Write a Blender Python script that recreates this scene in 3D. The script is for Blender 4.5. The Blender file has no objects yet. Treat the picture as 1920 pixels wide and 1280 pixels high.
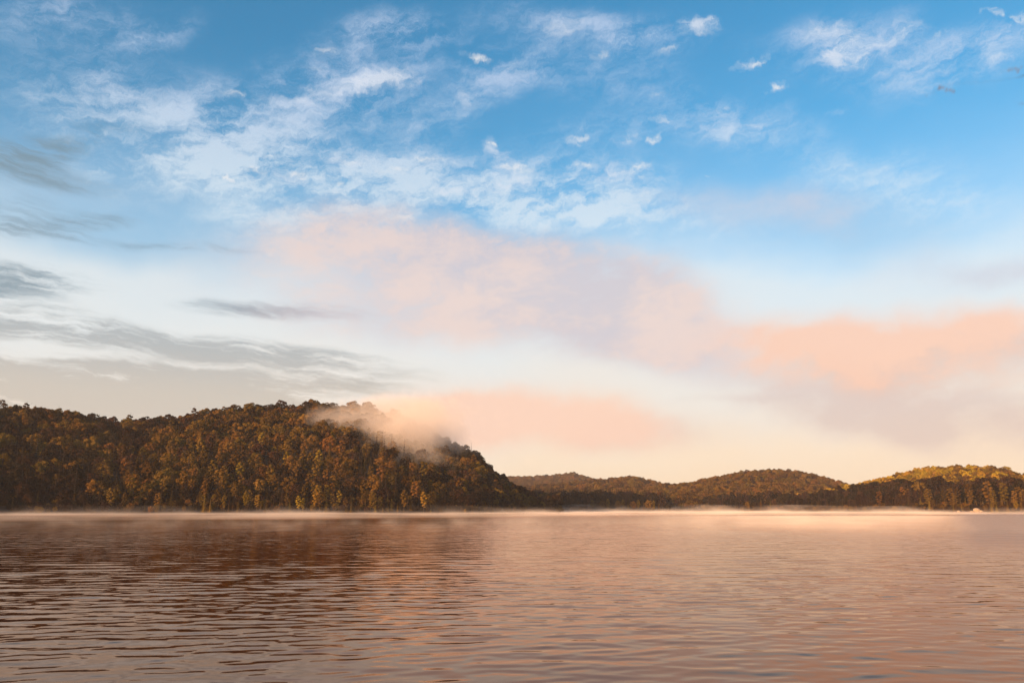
import bpy, bmesh, math, random
import numpy as np
from mathutils import Vector, Matrix

# ------------------------------------------------------------------ camera, sky, sun, exposure
C = bpy.context.scene.collection
SC = bpy.context.scene
R = math.radians
F = 1493.0                        # focal length in pixels of the 1920 wide photograph (28 mm lens)
HORIZON = 955.0
PITCH = math.atan((HORIZON - 640) / F)
EYE = 2.0
CP, SP = math.cos(PITCH), math.sin(PITCH)

cam_d = bpy.data.cameras.new('camera')
cam_d.lens = 36 * F / 1920
cam_d.sensor_width = 36
cam_d.clip_start = 0.05
cam_d.clip_end = 20000
cam_d.dof.use_dof = True
cam_d.dof.focus_distance = 150
cam_d.dof.aperture_fstop = 3.6
cam = bpy.data.objects.new('camera', cam_d)
C.objects.link(cam)
cam.location = (0, 0, EYE)
cam.rotation_euler = (R(90) + PITCH, 0, 0)
SC.camera = cam

SUN_EL, SUN_AZ = 12.0, -138.0      # sun low, behind and to the left of the photographer (azimuth from +Y, clockwise)
sun_dir = Vector((math.sin(R(SUN_AZ)) * math.cos(R(SUN_EL)), math.cos(R(SUN_AZ)) * math.cos(R(SUN_EL)), math.sin(R(SUN_EL))))
sd = bpy.data.lights.new('sun', 'SUN')
sd.energy = 5.0
sd.angle = R(0.5)
sd.color = (1.0, 0.56, 0.27)
sun = bpy.data.objects.new('sun', sd)
C.objects.link(sun)
sun.rotation_euler = sun_dir.to_track_quat('Z', 'Y').to_euler()

SC.view_settings.view_transform = 'Standard'
SC.view_settings.look = 'None'
SC.view_settings.gamma = 1
EXPOSURE = 1.0
SC.view_settings.exposure = EXPOSURE
SC.cycles.use_denoising = True
SC.cycles.volume_bounces = 2
SC.cycles.volume_max_steps = 96
SC.cycles.transparent_max_bounces = 8
SC.cycles.max_bounces = 6
SC.cycles.diffuse_bounces = 2


def ray(px, py):                  # direction of a photograph pixel: (x right, y forward, z up)
    x, y = px - 960.0, 640.0 - py
    return x, F * CP - y * SP, F * SP + y * CP


def azel(px, py):
    x, f, u = ray(px, py)
    return math.degrees(math.atan2(x, f)), math.degrees(math.atan2(u, math.hypot(x, f)))


def lin(c):
    return tuple(((v / 255) / 12.92 if v / 255 <= 0.04045 else ((v / 255 + 0.055) / 1.055) ** 2.4) for v in c)


class Nodes:                      # short helper to write node trees as expressions
    def __init__(s, tree):
        s.t = tree
        tree.nodes.clear()

    def new(s, kind, ins=None, **props):
        n = s.t.nodes.new(kind)
        for k, v in props.items():
            setattr(n, k, v)
        for k, v in (ins or {}).items():
            s.put(n.inputs[k], v)
        return n

    def put(s, sock, v):
        if isinstance(v, bpy.types.NodeSocket):
            s.t.links.new(v, sock)
        elif v is not None:
            if hasattr(sock.default_value, '__len__') and isinstance(v, (tuple, list)) and len(sock.default_value) == 4 and len(v) == 3:
                v = (*v, 1)
            sock.default_value = v

    def m(s, op, a, b=None, c=None, clamp=False):
        n = s.new('ShaderNodeMath', operation=op, use_clamp=clamp)
        s.put(n.inputs[0], a)
        if b is not None: s.put(n.inputs[1], b)
        if c is not None: s.put(n.inputs[2], c)
        return n.outputs[0]

    def vm(s, op, a, b=None, scale=None):
        n = s.new('ShaderNodeVectorMath', operation=op)
        s.put(n.inputs[0], a)
        if b is not None: s.put(n.inputs[1], b)
        if scale is not None: s.put(n.inputs['Scale'], scale)
        return n.outputs['Value'] if op in ('LENGTH', 'DOT_PRODUCT') else n.outputs[0]

    def step(s, v, lo, hi, a=0.0, b=1.0):
        n = s.new('ShaderNodeMapRange', interpolation_type='SMOOTHSTEP')
        for k, x in ((0, v), (1, lo), (2, hi), (3, a), (4, b)): s.put(n.inputs[k], x)
        return n.outputs[0]

    def mix(s, f, a, b, blend='MIX'):
        n = s.new('ShaderNodeMix', data_type='RGBA', blend_type=blend)
        s.put(n.inputs[0], f); s.put(n.inputs[6], a); s.put(n.inputs[7], b)
        return n.outputs[2]

    def noise(s, vec, scale, detail=5, rough=0.55, dist=0.0, dims='2D', col=False):
        n = s.new('ShaderNodeTexNoise', noise_dimensions=dims)
        s.put(n.inputs['Vector'], vec)
        for k, v in (('Scale', scale), ('Detail', detail), ('Roughness', rough), ('Distortion', dist)): s.put(n.inputs[k], v)
        return n.outputs[1 if col else 0]

    def mapping(s, vec, loc=(0, 0, 0), rot=0.0, scale=(1, 1, 1), kind='TEXTURE'):
        n = s.new('ShaderNodeMapping', vector_type=kind)
        s.put(n.inputs[0], vec)
        n.inputs[1].default_value = loc
        n.inputs[2].default_value = (0, 0, rot)
        n.inputs[3].default_value = scale
        return n.outputs[0]

    def ramp(s, v, stops, interp='LINEAR'):
        n = s.new('ShaderNodeValToRGB')
        cr = n.color_ramp
        cr.interpolation = interp
        while len(cr.elements) < len(stops): cr.elements.new(0.5)
        for e, (p, c) in zip(cr.elements, stops):
            e.position = p
            e.color = (*c[:3], c[3] if len(c) > 3 else 1)
        s.put(n.inputs[0], v)
        return n


SKY = 0.1 / 2 ** EXPOSURE                         # world background strength


def make_world():
    w = bpy.data.worlds.new('World')
    SC.world = w
    w.use_nodes = True
    g = Nodes(w.node_tree)
    tc = g.new('ShaderNodeTexCoord')
    d = g.vm('NORMALIZE', tc.outputs['Generated'])
    sep = g.new('ShaderNodeSeparateXYZ', {0: d})
    X, Y, Z = sep.outputs
    az = g.m('MULTIPLY', g.m('ARCTAN2', X, Y), 180 / math.pi)
    el = g.m('MULTIPLY', g.m('ARCSINE', Z), 180 / math.pi)
    elp = g.m('ABSOLUTE', el)
    P = g.new('ShaderNodeCombineXYZ', {0: az, 1: el}).outputs[0]          # sky coordinates in degrees
    nish = g.new('ShaderNodeTexSky', sky_type='NISHITA', sun_disc=False, sun_elevation=R(SUN_EL), sun_rotation=R(SUN_AZ),
                 air_density=1.0, dust_density=0.6, ozone_density=2.0)
    col = g.mix(1.0, nish.outputs[0], (0.58, 1.92, 2.22), 'MULTIPLY')
    # warped coordinates
    w1 = g.vm('SUBTRACT', g.noise(P, 0.15, 4, 0.5, col=True), (0.5, 0.5, 0.5))
    PW = g.vm('ADD', P, g.vm('MULTIPLY', w1, (4.4, 2.6, 0)))              # big soft wandering
    w2 = g.vm('SUBTRACT', g.noise(P, 0.55, 5, 0.62, col=True), (0.5, 0.5, 0.5))
    PS = g.vm('ADD', P, g.vm('MULTIPLY', w2, (2.4, 1.3, 0)))              # small ragged wandering

    last = [None]

    def after(vec):               # evaluate one blob after the other: Cycles keeps few values at a time
        if last[0] is None: return vec
        n = g.new('ShaderNodeVectorMath', operation='MULTIPLY_ADD')
        g.put(n.inputs[0], last[0]); n.inputs[1].default_value = (1e-7, 1e-7, 1e-7); g.put(n.inputs[2], vec)
        return n.outputs[0]

    def blob(vec, px, py, rx, ry, rot=0.0, s=1.0, core=0.0):
        """soft ellipse: centre and radii in photograph pixels, rot in degrees (positive = rising to the right)"""
        a0, e0 = azel(px, py)
        c, sn = math.cos(R(rot)), math.sin(R(rot))
        a1, e1 = azel(px + 5 * c, py - 5 * sn)
        ang = math.atan2(e1 - e0, a1 - a0)
        sx = math.hypot(a1 - a0, e1 - e0) / 5
        a2, e2 = azel(px - 5 * sn, py - 5 * c)
        sy = math.hypot(a2 - a0, e2 - e0) / 5
        v = g.mapping(after(vec), (a0, e0, 0), ang, (rx * sx, ry * sy, 1))
        return g.step(g.vm('LENGTH', v), 1.0, core, 0.0, s)

    def total(vec, blobs):
        acc = None
        for b in blobs:
            v = blob(vec, *b)
            acc = v if acc is None else g.m('ADD', acc, v)
            last[0] = acc
        return acc

    def sky_c(c):
        return tuple(v / 0.1 for v in lin(c))

    # 1 pale warm veil low over the land, by elevation
    e01 = g.m('DIVIDE', g.m('ADD', elp, g.m('MULTIPLY', g.m('SUBTRACT', g.noise(g.mapping(P, scale=(2.2, 1, 1)), 0.12, 4), 0.5), 5.0)), 40.0, clamp=True)
    vc = g.ramp(e01, [(0.0, sky_c((252, 222, 186))), (0.09, sky_c((254, 231, 203))), (0.17, sky_c((246, 234, 220))),
                      (0.28, sky_c((236, 238, 236))), (0.40, sky_c((232, 240, 243))), (0.52, sky_c((190, 218, 242))), (1, sky_c((150, 200, 240)))])
    va = g.ramp(e01, [(0.0, (1, 1, 1)), (0.18, (.96, .96, .96)), (0.30, (.93, .93, .93)), (0.38, (.85, .85, .85)), (0.46, (.52, .52, .52)), (0.56, (.20, .20, .20)), (0.66, (.05, .05, .05)), (0.8, (0, 0, 0))])
    col = g.mix(va.outputs[0], col, vc.outputs[0])
    # blue opening low left (between grey streaks)
    m = total(PW, [(230, 440, 330, 90, -4, 0.75), (1600, 430, 330, 90, 0, 0.35), (980, 455, 220, 50, -8, 0.35)])
    col = g.mix(g.m('MULTIPLY', m, 0.75), col, sky_c((128, 188, 226)))

    # 2 thin white veils high up
    nA = g.noise(g.mapping(PS, rot=R(14), scale=(2.6, 1, 1)), 0.40, 9, 0.74)
    m = total(PW, [(230, 190, 480, 120, -4, .95), (620, 150, 380, 110, 14, .85), (560, 250, 420, 100, 18, .7), (110, 40, 360, 100, -6, .75), (300, 70, 160, 50, 20, .5),
                   (330, 290, 380, 120, 0, .7), (560, 340, 480, 110, 0, 1.0), (860, 350, 420, 110, 0, 1.05), (1130, 360, 300, 110, 0, .95), (850, 200, 260, 90, 30, .65), (1060, 50, 240, 70, -10, .8),
                   (1130, 130, 300, 80, 10, .55), (1290, 200, 240, 100, 0, .55), (1590, 90, 260, 110, 4, 1.0),
                   (1780, 130, 260, 80, 18, .85), (1880, 70, 160, 70, 10, .6), (800, 60, 200, 60, 0, .45), (1100, 250, 220, 70, 10, .55), (1400, 240, 220, 80, 0, .6), (1250, 60, 200, 60, 0, .45), (960, 120, 160, 80, 10, .5), (700, 60, 200, 50, 10, .4),
                   (1700, 360, 460, 120, -14, .8), (1300, 420, 420, 80, 0, .6), (560, 430, 330, 90, 0, .8), (1000, 400, 300, 70, 0, .6)])
    f = g.step(g.m('MULTIPLY', m, g.m('ADD', g.m('MULTIPLY', g.m('SUBTRACT', nA, 0.5), 4.6), 0.72)), 0.0, 1.6)
    col = g.mix(g.m('MULTIPLY', f, 0.74), col, g.mix(g.step(el, 20, 31), sky_c((222, 236, 246)), sky_c((202, 218, 243))))

    # 3 brighter compact clouds
    w3 = g.vm('SUBTRACT', g.noise(P, 1.3, 3, 0.55, col=True), (0.5, 0.5, 0.5))
    PT = g.vm('ADD', P, g.vm('MULTIPLY', w3, (1.9, 0.7, 0)))
    nB = g.noise(g.mapping(PS, rot=R(-4), scale=(2.4, 1, 1)), 0.9, 8, 0.72)
    big = total(PS, [(720, 145, 110, 38, 6, 1.15), (600, 175, 200, 50, 12, .7), (440, 175, 90, 22, -10, .6), (620, 95, 80, 26, 20, .6), (1310, 45, 74, 32, -4, 1.15), (1560, 75, 120, 64, -12, 1.0), (1690, 60, 110, 40, 8, 1.05), (1590, 112, 130, 40, 0, .9),
                     (1055, 50, 80, 34, 14, .8), (970, 130, 46, 26, -10, .95), (1860, 110, 46, 50, 60, .7), (1105, 235, 60, 22, 0, .7), (870, 190, 46, 60, 60, .6), (780, 215, 120, 26, 20, .35),
                     (650, 300, 90, 34, 0, .8), (930, 285, 60, 34, -30, .9), (830, 305, 110, 30, 0, .85), (960, 330, 80, 32, -15, .9), (1180, 265, 70, 26, 0, .65), (880, 355, 200, 30, -4, .75),
                     (1150, 325, 130, 44, 0, .9), (520, 335, 140, 34, 0, .7), (1310, 155, 50, 50, 0, .35), (1350, 215, 50, 22, 0, .6), (1420, 235, 46, 20, 0, .6), (1565, 208, 40, 16, 0, .5), (1410, 122, 60, 22, 8, .7), (1770, 160, 140, 26, 22, .5)])
    f = g.step(g.m('MULTIPLY', big, g.m('ADD', g.m('MULTIPLY', g.m('SUBTRACT', nB, 0.5), 3.2), 0.8)), 0.15, 1.35)
    col = g.mix(g.m('MULTIPLY', f, 0.70), col, sky_c((228, 234, 245)))
    small = total(PT, [(900, 112, 36, 13, 4, 1.25), (880, 104, 28, 14, -10, .6), (1400, 124, 46, 15, 8, 1.15), (1432, 110, 28, 13, 40, .8), (1455, 163, 36, 16, 12, 1.25), (1080, 263, 36, 17, 0, 1.3),
                       (1232, 260, 26, 16, 26, 1.25), (1238, 224, 32, 12, -8, 1.0), (1178, 262, 34, 17, 20, .75), (1310, 62, 60, 12, -2, .7), (1125, 106, 46, 14, 8, .8), (1250, 95, 40, 12, 18, .8),
                       (480, 318, 42, 11, -8, 1.25), (558, 328, 28, 13, 0, 1.2), (425, 336, 18, 10, -40, 1.1), (636, 344, 24, 9, -4, 1.1), (660, 304, 36, 9, -6, 1.0), (610, 366, 10, 8, 0, .9), (504, 292, 12, 7, 0, .9),
                       (800, 297, 58, 12, 2, 1.1), (745, 320, 30, 12, 4, .9), (716, 322, 24, 10, 0, .9), (925, 270, 26, 13, -50, 1.0), (985, 320, 42, 15, -14, 1.05), (950, 312, 46, 10, 4, .8), (1096, 311, 46, 15, 0, 1.1),
                       (1200, 311, 48, 13, 8, 1.15), (1205, 332, 18, 8, 0, 1.0), (1165, 325, 40, 11, 10, .8), (1230, 178, 40, 10, 4, .7), (1322, 331, 14, 6, 0, .9), (1868, 22, 40, 13, -4, 1.25), (1915, 35, 16, 22, 40, 1.0),
                       (1355, 206, 24, 12, 0, .8), (760, 408, 42, 11, 0, 1.15), (1755, 70, 34, 14, 35, .8), (780, 155, 34, 14, 30, .8), (610, 95, 40, 11, 2, .8), (510, 474, 30, 8, 0, .9), (1070, 60, 50, 12, 14, .6), (590, 128, 50, 9, -12, .6), (440, 175, 40, 9, -6, .7)])
    f = g.step(g.m('MULTIPLY', small, g.m('ADD', g.m('MULTIPLY', g.m('SUBTRACT', g.noise(g.mapping(PT, scale=(1.6, 1, 1)), 1.6, 5, 0.62), 0.5), 2.2), 0.9)), 0.12, 1.9)
    col = g.mix(g.m('MULTIPLY', f, 0.80), col, sky_c((250, 247, 244)))

    # 4 grey cloud layers on the left
    PB = g.vm('ADD', P, g.vm('MULTIPLY', w1, (3.5, 1.3, 0)))
    PC = g.vm('ADD', PB, g.vm('MULTIPLY', w2, (1.6, 0.45, 0)))
    nC = g.noise(g.mapping(PC, rot=R(-5), scale=(8.5, 1, 1)), 0.95, 8, 0.68)
    m = total(PB, [(-60, 765, 900, 130, -1, 1.5, .5), (430, 745, 460, 80, -3, .9), (-60, 590, 400, 80, -6, .75), (130, 615, 360, 50, -8, .6), (400, 652, 500, 40, -4, 1.0), (620, 690, 320, 40, -5, .85), (300, 690, 400, 50, -4, .35), (670, 725, 220, 34, -3, .7)])
    f = g.step(g.m('MULTIPLY', m, g.m('ADD', g.m('MULTIPLY', g.m('SUBTRACT', nC, 0.5), 3.4), 0.85)), 0.12, 1.05)
    col = g.mix(g.m('MULTIPLY', f, 0.88), col, g.mix(g.step(el, 7, 11.5), sky_c((199, 193, 182)), sky_c((170, 180, 184))))
    m = total(PB, [(30, 522, 300, 50, -6, 1.35), (-20, 575, 320, 50, -6, .5), (530, 583, 290, 32, -2, 1.0), (70, 268, 340, 60, 6, .8), (20, 300, 260, 50, -4, .6), (90, 340, 300, 44, -4, .6), (110, 425, 240, 42, 8, 1.0), (330, 462, 420, 18, -4, .7), (20, 400, 160, 44, 10, .6)])
    f = g.step(g.m('MULTIPLY', m, g.m('ADD', g.m('MULTIPLY', g.m('SUBTRACT', nC, 0.5), 3.4), 0.80)), 0.10, 1.25)
    col = g.mix(g.m('MULTIPLY', f, 0.84), col, g.mix(g.step(az, -24, -12), sky_c((120, 148, 163)), sky_c((186, 181, 188))))

    # 5 soft pink fog banks
    nE = g.noise(g.mapping(PS, rot=R(6), scale=(2.2, 1, 1)), 0.42, 9, 0.7)
    nD = g.noise(g.mapping(PB, rot=R(8), scale=(1.8, 1, 1)), 0.17, 7, 0.60)
    m = total(PW, [(760, 530, 560, 150, 2, 1.0), (1120, 570, 430, 170, -14, 1.05), (620, 430, 380, 90, 6, .6), (1290, 650, 380, 130, -20, .8), (900, 620, 460, 90, 0, .6), (860, 470, 300, 70, 4, .6), (1190, 520, 200, 80, -10, .6)])
    f = g.step(g.m('MULTIPLY', g.m('MULTIPLY', m, g.m('ADD', g.m('MULTIPLY', nE, 1.3), 0.35)), g.m('ADD', g.m('MULTIPLY', g.m('SUBTRACT', nD, 0.5), 1.3), 1.0)), 0.05, 1.25)
    col = g.mix(g.m('MULTIPLY', f, 0.88), col, g.mix(g.step(g.m('ADD', nD, g.m('MULTIPLY', g.m('SUBTRACT', nE, .5), .9)), .3, .7), sky_c((208, 203, 212)), sky_c((235, 214, 208))))
    m = total(PW, [(1740, 790, 560, 100, -2, .95), (1180, 810, 300, 60, -4, .7), (1450, 400, 460, 90, -6, .75), (1840, 510, 460, 80, 0, .6), (1330, 760, 200, 16, 2, .35), (1600, 730, 460, 110, -6, .8)])
    f = g.step(g.m('MULTIPLY', g.m('MULTIPLY', m, g.m('ADD', g.m('MULTIPLY', nE, 1.3), 0.35)), g.m('ADD', g.m('MULTIPLY', g.m('SUBTRACT', nD, 0.5), 1.8), 1.0)), 0.05, 1.3)
    col = g.mix(g.m('MULTIPLY', f, 0.80), col, g.mix(g.step(el, 5, 15), sky_c((219, 199, 191)), sky_c((206, 210, 224))))
    m = total(PW, [(1700, 650, 520, 120, -3, 1.15), (1560, 700, 420, 100, -8, .55), (1980, 640, 340, 110, 0, .7), (1640, 628, 340, 50, 0, .35)])
    f = g.step(g.m('MULTIPLY', g.m('MULTIPLY', m, g.m('ADD', g.m('MULTIPLY', nE, 1.3), 0.35)), g.m('ADD', g.m('MULTIPLY', g.m('SUBTRACT', nD, 0.5), 1.5), 1.0)), 0.05, 1.35)
    col = g.mix(g.m('MULTIPLY', f, 0.84), col, g.mix(g.step(g.m('ADD', el, g.m('MULTIPLY', g.m('SUBTRACT', g.m('ADD', nD, nE), 1.0), 11.0)), 6.0, 11.0), sky_c((224, 192, 180)), sky_c((254, 206, 180))))
    m = total(PB, [(1000, 785, 370, 100, -4, 1.3), (790, 800, 330, 80, 4, 1.1), (1130, 805, 280, 70, -10, .5), (1020, 755, 220, 60, 0, .35)])
    f = g.step(g.m('MULTIPLY', g.m('MULTIPLY', m, g.m('ADD', g.m('MULTIPLY', nE, 1.3), 0.35)), g.m('ADD', g.m('MULTIPLY', g.m('SUBTRACT', nD, 0.5), 1.6), 1.0)), 0.05, 1.3)
    col = g.mix(g.m('MULTIPLY', f, 0.90), col, g.mix(g.step(g.m('ADD', el, g.m('MULTIPLY', g.m('SUBTRACT', nD, .5), 4.0)), 2.2, 5.5), sky_c((240, 206, 184)), sky_c((254, 213, 190))))
    # below the horizon: dull, never seen
    bg = g.new('ShaderNodeBackground', {0: col, 1: SKY})
    g.new('ShaderNodeOutputWorld', {0: bg.outputs[0]})
    w.cycles.sampling_method = 'MANUAL'
    w.cycles.sample_map_resolution = 512


make_world()

# ------------------------------------------------------------------ helpers
rng = np.random.default_rng(7)
random.seed(7)


def mat(name):
    m = bpy.data.materials.new(name)
    m.use_nodes = True
    return m, Nodes(m.node_tree)


def mesh_np(name, V, Fq, mats=(), smooth=False, midx=None):
    me = bpy.data.meshes.new(name)
    V = np.asarray(V, dtype=np.float32)
    Fq = np.asarray(Fq, dtype=np.int32)
    n, k = Fq.shape
    me.vertices.add(len(V)); me.vertices.foreach_set('co', V.ravel())
    me.loops.add(n * k); me.loops.foreach_set('vertex_index', Fq.ravel())
    me.polygons.add(n)
    me.polygons.foreach_set('loop_start', np.arange(0, n * k, k, dtype=np.int32))
    me.polygons.foreach_set('loop_total', np.full(n, k, dtype=np.int32))
    if midx is not None: me.polygons.foreach_set('material_index', np.asarray(midx, dtype=np.int32))
    for m in mats: me.materials.append(m)
    me.update(calc_edges=True)
    me.validate()
    me.polygons.foreach_set('use_smooth', np.full(len(me.polygons), smooth))
    return me


def link(name, me, parent=None, **props):
    o = bpy.data.objects.new(name, me)
    C.objects.link(o)
    if parent: o.parent = parent
    for k, v in props.items(): o[k] = v
    return o


def grid_faces(nr, nc, wrap=False):
    i, j = np.meshgrid(np.arange(nr - 1), np.arange(nc if wrap else nc - 1), indexing='ij')
    j2 = (j + 1) % nc
    return np.stack([i * nc + j, i * nc + j2, (i + 1) * nc + j2, (i + 1) * nc + j], -1).reshape(-1, 4)


def vnoise(x, y, seed=0):         # smooth value noise, arrays
    xi, yi = np.floor(x).astype(np.int64), np.floor(y).astype(np.int64)
    fx, fy = x - xi, y - yi
    fx, fy = fx * fx * (3 - 2 * fx), fy * fy * (3 - 2 * fy)

    def h(a, b):
        n = (a * 374761393 + b * 668265263 + seed * 974711) & 0x7fffffff
        n = ((n ^ (n >> 13)) * 1274126177) & 0x7fffffff
        return ((n ^ (n >> 16)) & 0xffff) / 65535.0
    return (h(xi, yi) * (1 - fx) + h(xi + 1, yi) * fx) * (1 - fy) + (h(xi, yi + 1) * (1 - fx) + h(xi + 1, yi + 1) * fx) * fy


def fbm(x, y, oct=4, seed=0):
    s, a, t = 0, 1, 0
    for o in range(oct):
        s = s + a * vnoise(x * 2 ** o + 17 * o, y * 2 ** o - 9 * o, seed + o); t += a; a *= .5
    return s / t


# ------------------------------------------------------------------ water
def make_lake():
    m, g = mat('lake_water')
    geo = g.new('ShaderNodeNewGeometry')
    pos = geo.outputs['Position']
    dist = g.vm('LENGTH', pos)
    # fine ripples; the patches of breeze are marks of their own on the water
    v = g.mapping(pos, rot=R(-6), scale=(1.5, 1.0, 1.0))
    n1 = g.noise(v, 1.5, 3, 0.55)
    n2 = g.noise(g.mapping(pos, rot=R(5), scale=(1.8, 1.0, 1.0)), 0.42, 3, 0.6)
    breeze = g.noise(g.mapping(pos, scale=(3, 1, 1)), 0.012, 3, 0.6)
    sx = g.new('ShaderNodeSeparateXYZ', {0: pos})
    side = g.m('SUBTRACT', g.m('DIVIDE', sx.outputs[0], g.m('ADD', g.m('ABSOLUTE', sx.outputs[1]), 1.0)), 0.535)
    gust = g.m('MULTIPLY', g.step(side, -0.01, 0.03), g.step(dist, 25, 60))
    h1 = g.m('MULTIPLY', n1, g.m('MULTIPLY', g.step(dist, 6, 40, 0.004, 0.013), g.m('ADD', g.step(breeze, .35, .65, .55, 1.2), g.m('MULTIPLY', gust, 1.0))))
    h2 = g.m('MULTIPLY', n2, g.m('MULTIPLY', g.step(dist, 20, 90, 0.0, 0.022), g.m('ADD', g.step(breeze, .35, .65, .55, 1.2), g.m('MULTIPLY', gust, 1.0))))
    n3 = g.noise(g.mapping(pos, rot=R(-3), scale=(2.0, 1.0, 1.0)), 0.9, 2, 0.5)
    h2 = g.m('ADD', h2, g.m('MULTIPLY', n3, g.m('MULTIPLY', g.step(dist, 22, 60, 0.0, 0.034), g.step(breeze, .3, .6, .5, 1.2))))
    open_ = g.m('MULTIPLY', g.step(side, -0.66, -0.50), g.step(dist, 30, 110))
    h2 = g.m('ADD', h2, g.m('MULTIPLY', g.m('MULTIPLY', n2, open_), 0.075))
    bump = g.new('ShaderNodeBump', {'Strength': 1.0, 'Distance': 1.0, 'Height': g.m('ADD', h1, h2)})
    # waves too small for the mesh: the facets one sees at a grazing angle lean towards the near shore
    lean = g.m('MULTIPLY', g.m('ADD', 0.027, g.m('MULTIPLY', gust, 0.05)), g.step(dist, 18, 70))
    back = g.vm('NORMALIZE', g.vm('MULTIPLY', pos, (-1, -1, 0)))
    nrm = g.vm('NORMALIZE', g.vm('ADD', bump.outputs[0], g.vm('SCALE', back, scale=lean)))
    fr = g.new('ShaderNodeFresnel', {'IOR': 1.29, 'Normal': nrm})
    deep = g.new('ShaderNodeBsdfDiffuse', {0: (0.050, 0.014, 0.006)})
    gl = g.new('ShaderNodeBsdfGlossy', {'Color': (1.0, 0.77, 0.635), 'Roughness': 0.03, 'Normal': nrm})
    b = g.new('ShaderNodeMixShader', {0: fr.outputs[0], 1: deep.outputs[0], 2: gl.outputs[0]})
    g.new('ShaderNodeOutputMaterial', {0: b.outputs[0]})
    # polar grid: fine where the lake is seen, coarse elsewhere
    rows = [3.0]
    while rows[-1] < 240: rows.append(rows[-1] + max(0.012, rows[-1] ** 2 / (EYE * F / 1.875) * 0.27))
    while rows[-1] < 9000: rows.append(rows[-1] * 1.06)
    r = np.array(rows)
    th = np.concatenate([np.linspace(-180, -46, 40), np.linspace(-42, 42, 1050), np.linspace(46, 176, 40)]) * math.pi / 180
    rr, tt = np.meshgrid(r, th, indexing='ij')
    x, y = rr * np.sin(tt), rr * np.cos(tt)
    z = np.zeros_like(x)
    dr = np.gradient(r)[:, None]
    g2 = np.random.default_rng(3)
    nw = 80
    lam = 0.26 * (7.0 ** g2.random(nw))
    # long-crested waves; amplitude envelope drifts over the lake
    for i in range(nw):
        L = lam[i]
        a = R(-7 + g2.normal() * (13 if L > 1 else 21))
        k = 2 * math.pi / L
        slope = 0.0055 * (1.0 if L < 1.0 else 0.45)
        ph = g2.random() * 6.28
        wgt = np.clip((L / dr - 2.2) / 2.5, 0, 1)
        env = 0.45 + 1.1 * vnoise(x / (14 * L) + i * 7.3, y / (7 * L), i)
        z += (slope / k) * wgt * env * np.sin(k * (x * math.sin(a) + y * math.cos(a)) + ph)
    gain = 0.80 + 0.75 * np.clip((rr - 8) / 14, 0, 1)
    z = z * gain * (0.65 + 0.7 * fbm(x / 22, y / 12, 3, 99))
    V = np.stack([x, y, z], -1).reshape(-1, 3)
    V = np.concatenate([V, [[0, 0, 0]]])
    Fq = grid_faces(len(r), len(th), wrap=True)
    me = mesh_np('water', V, Fq, [m], smooth=True)
    link('water', me, kind='structure')
    # lake bed under it
    mb, gb = mat('lake_bed')
    n = gb.noise(gb.new('ShaderNodeNewGeometry').outputs['Position'], 0.6, 5, dims='3D')
    b2 = gb.new('ShaderNodeBsdfPrincipled', {'Base Color': gb.ramp(n, [(.3, (.03, .022, .014)), (.7, (.06, .045, .03))]).outputs[0], 'Roughness': .9})
    gb.new('ShaderNodeOutputMaterial', {0: b2.outputs[0]})
    S = 9000
    link('ground', mesh_np('ground', [(-S, -S, -4), (S, -S, -4), (S, S, -4), (-S, S, -4)], [(0, 1, 2, 3)], [mb]), kind='structure')


make_lake()

# ------------------------------------------------------------------ hills
mh, gh = mat('forest_floor')
nh = gh.noise(gh.new('ShaderNodeNewGeometry').outputs['Position'], 0.12, 6, dims='3D')
bh = gh.new('ShaderNodeBsdfPrincipled', {'Base Color': gh.ramp(nh, [(.3, (.022, .014, .008)), (.7, (.055, .034, .016))]).outputs[0], 'Roughness': .95})
gh.new('ShaderNodeOutputMaterial', {0: bh.outputs[0]})


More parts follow.
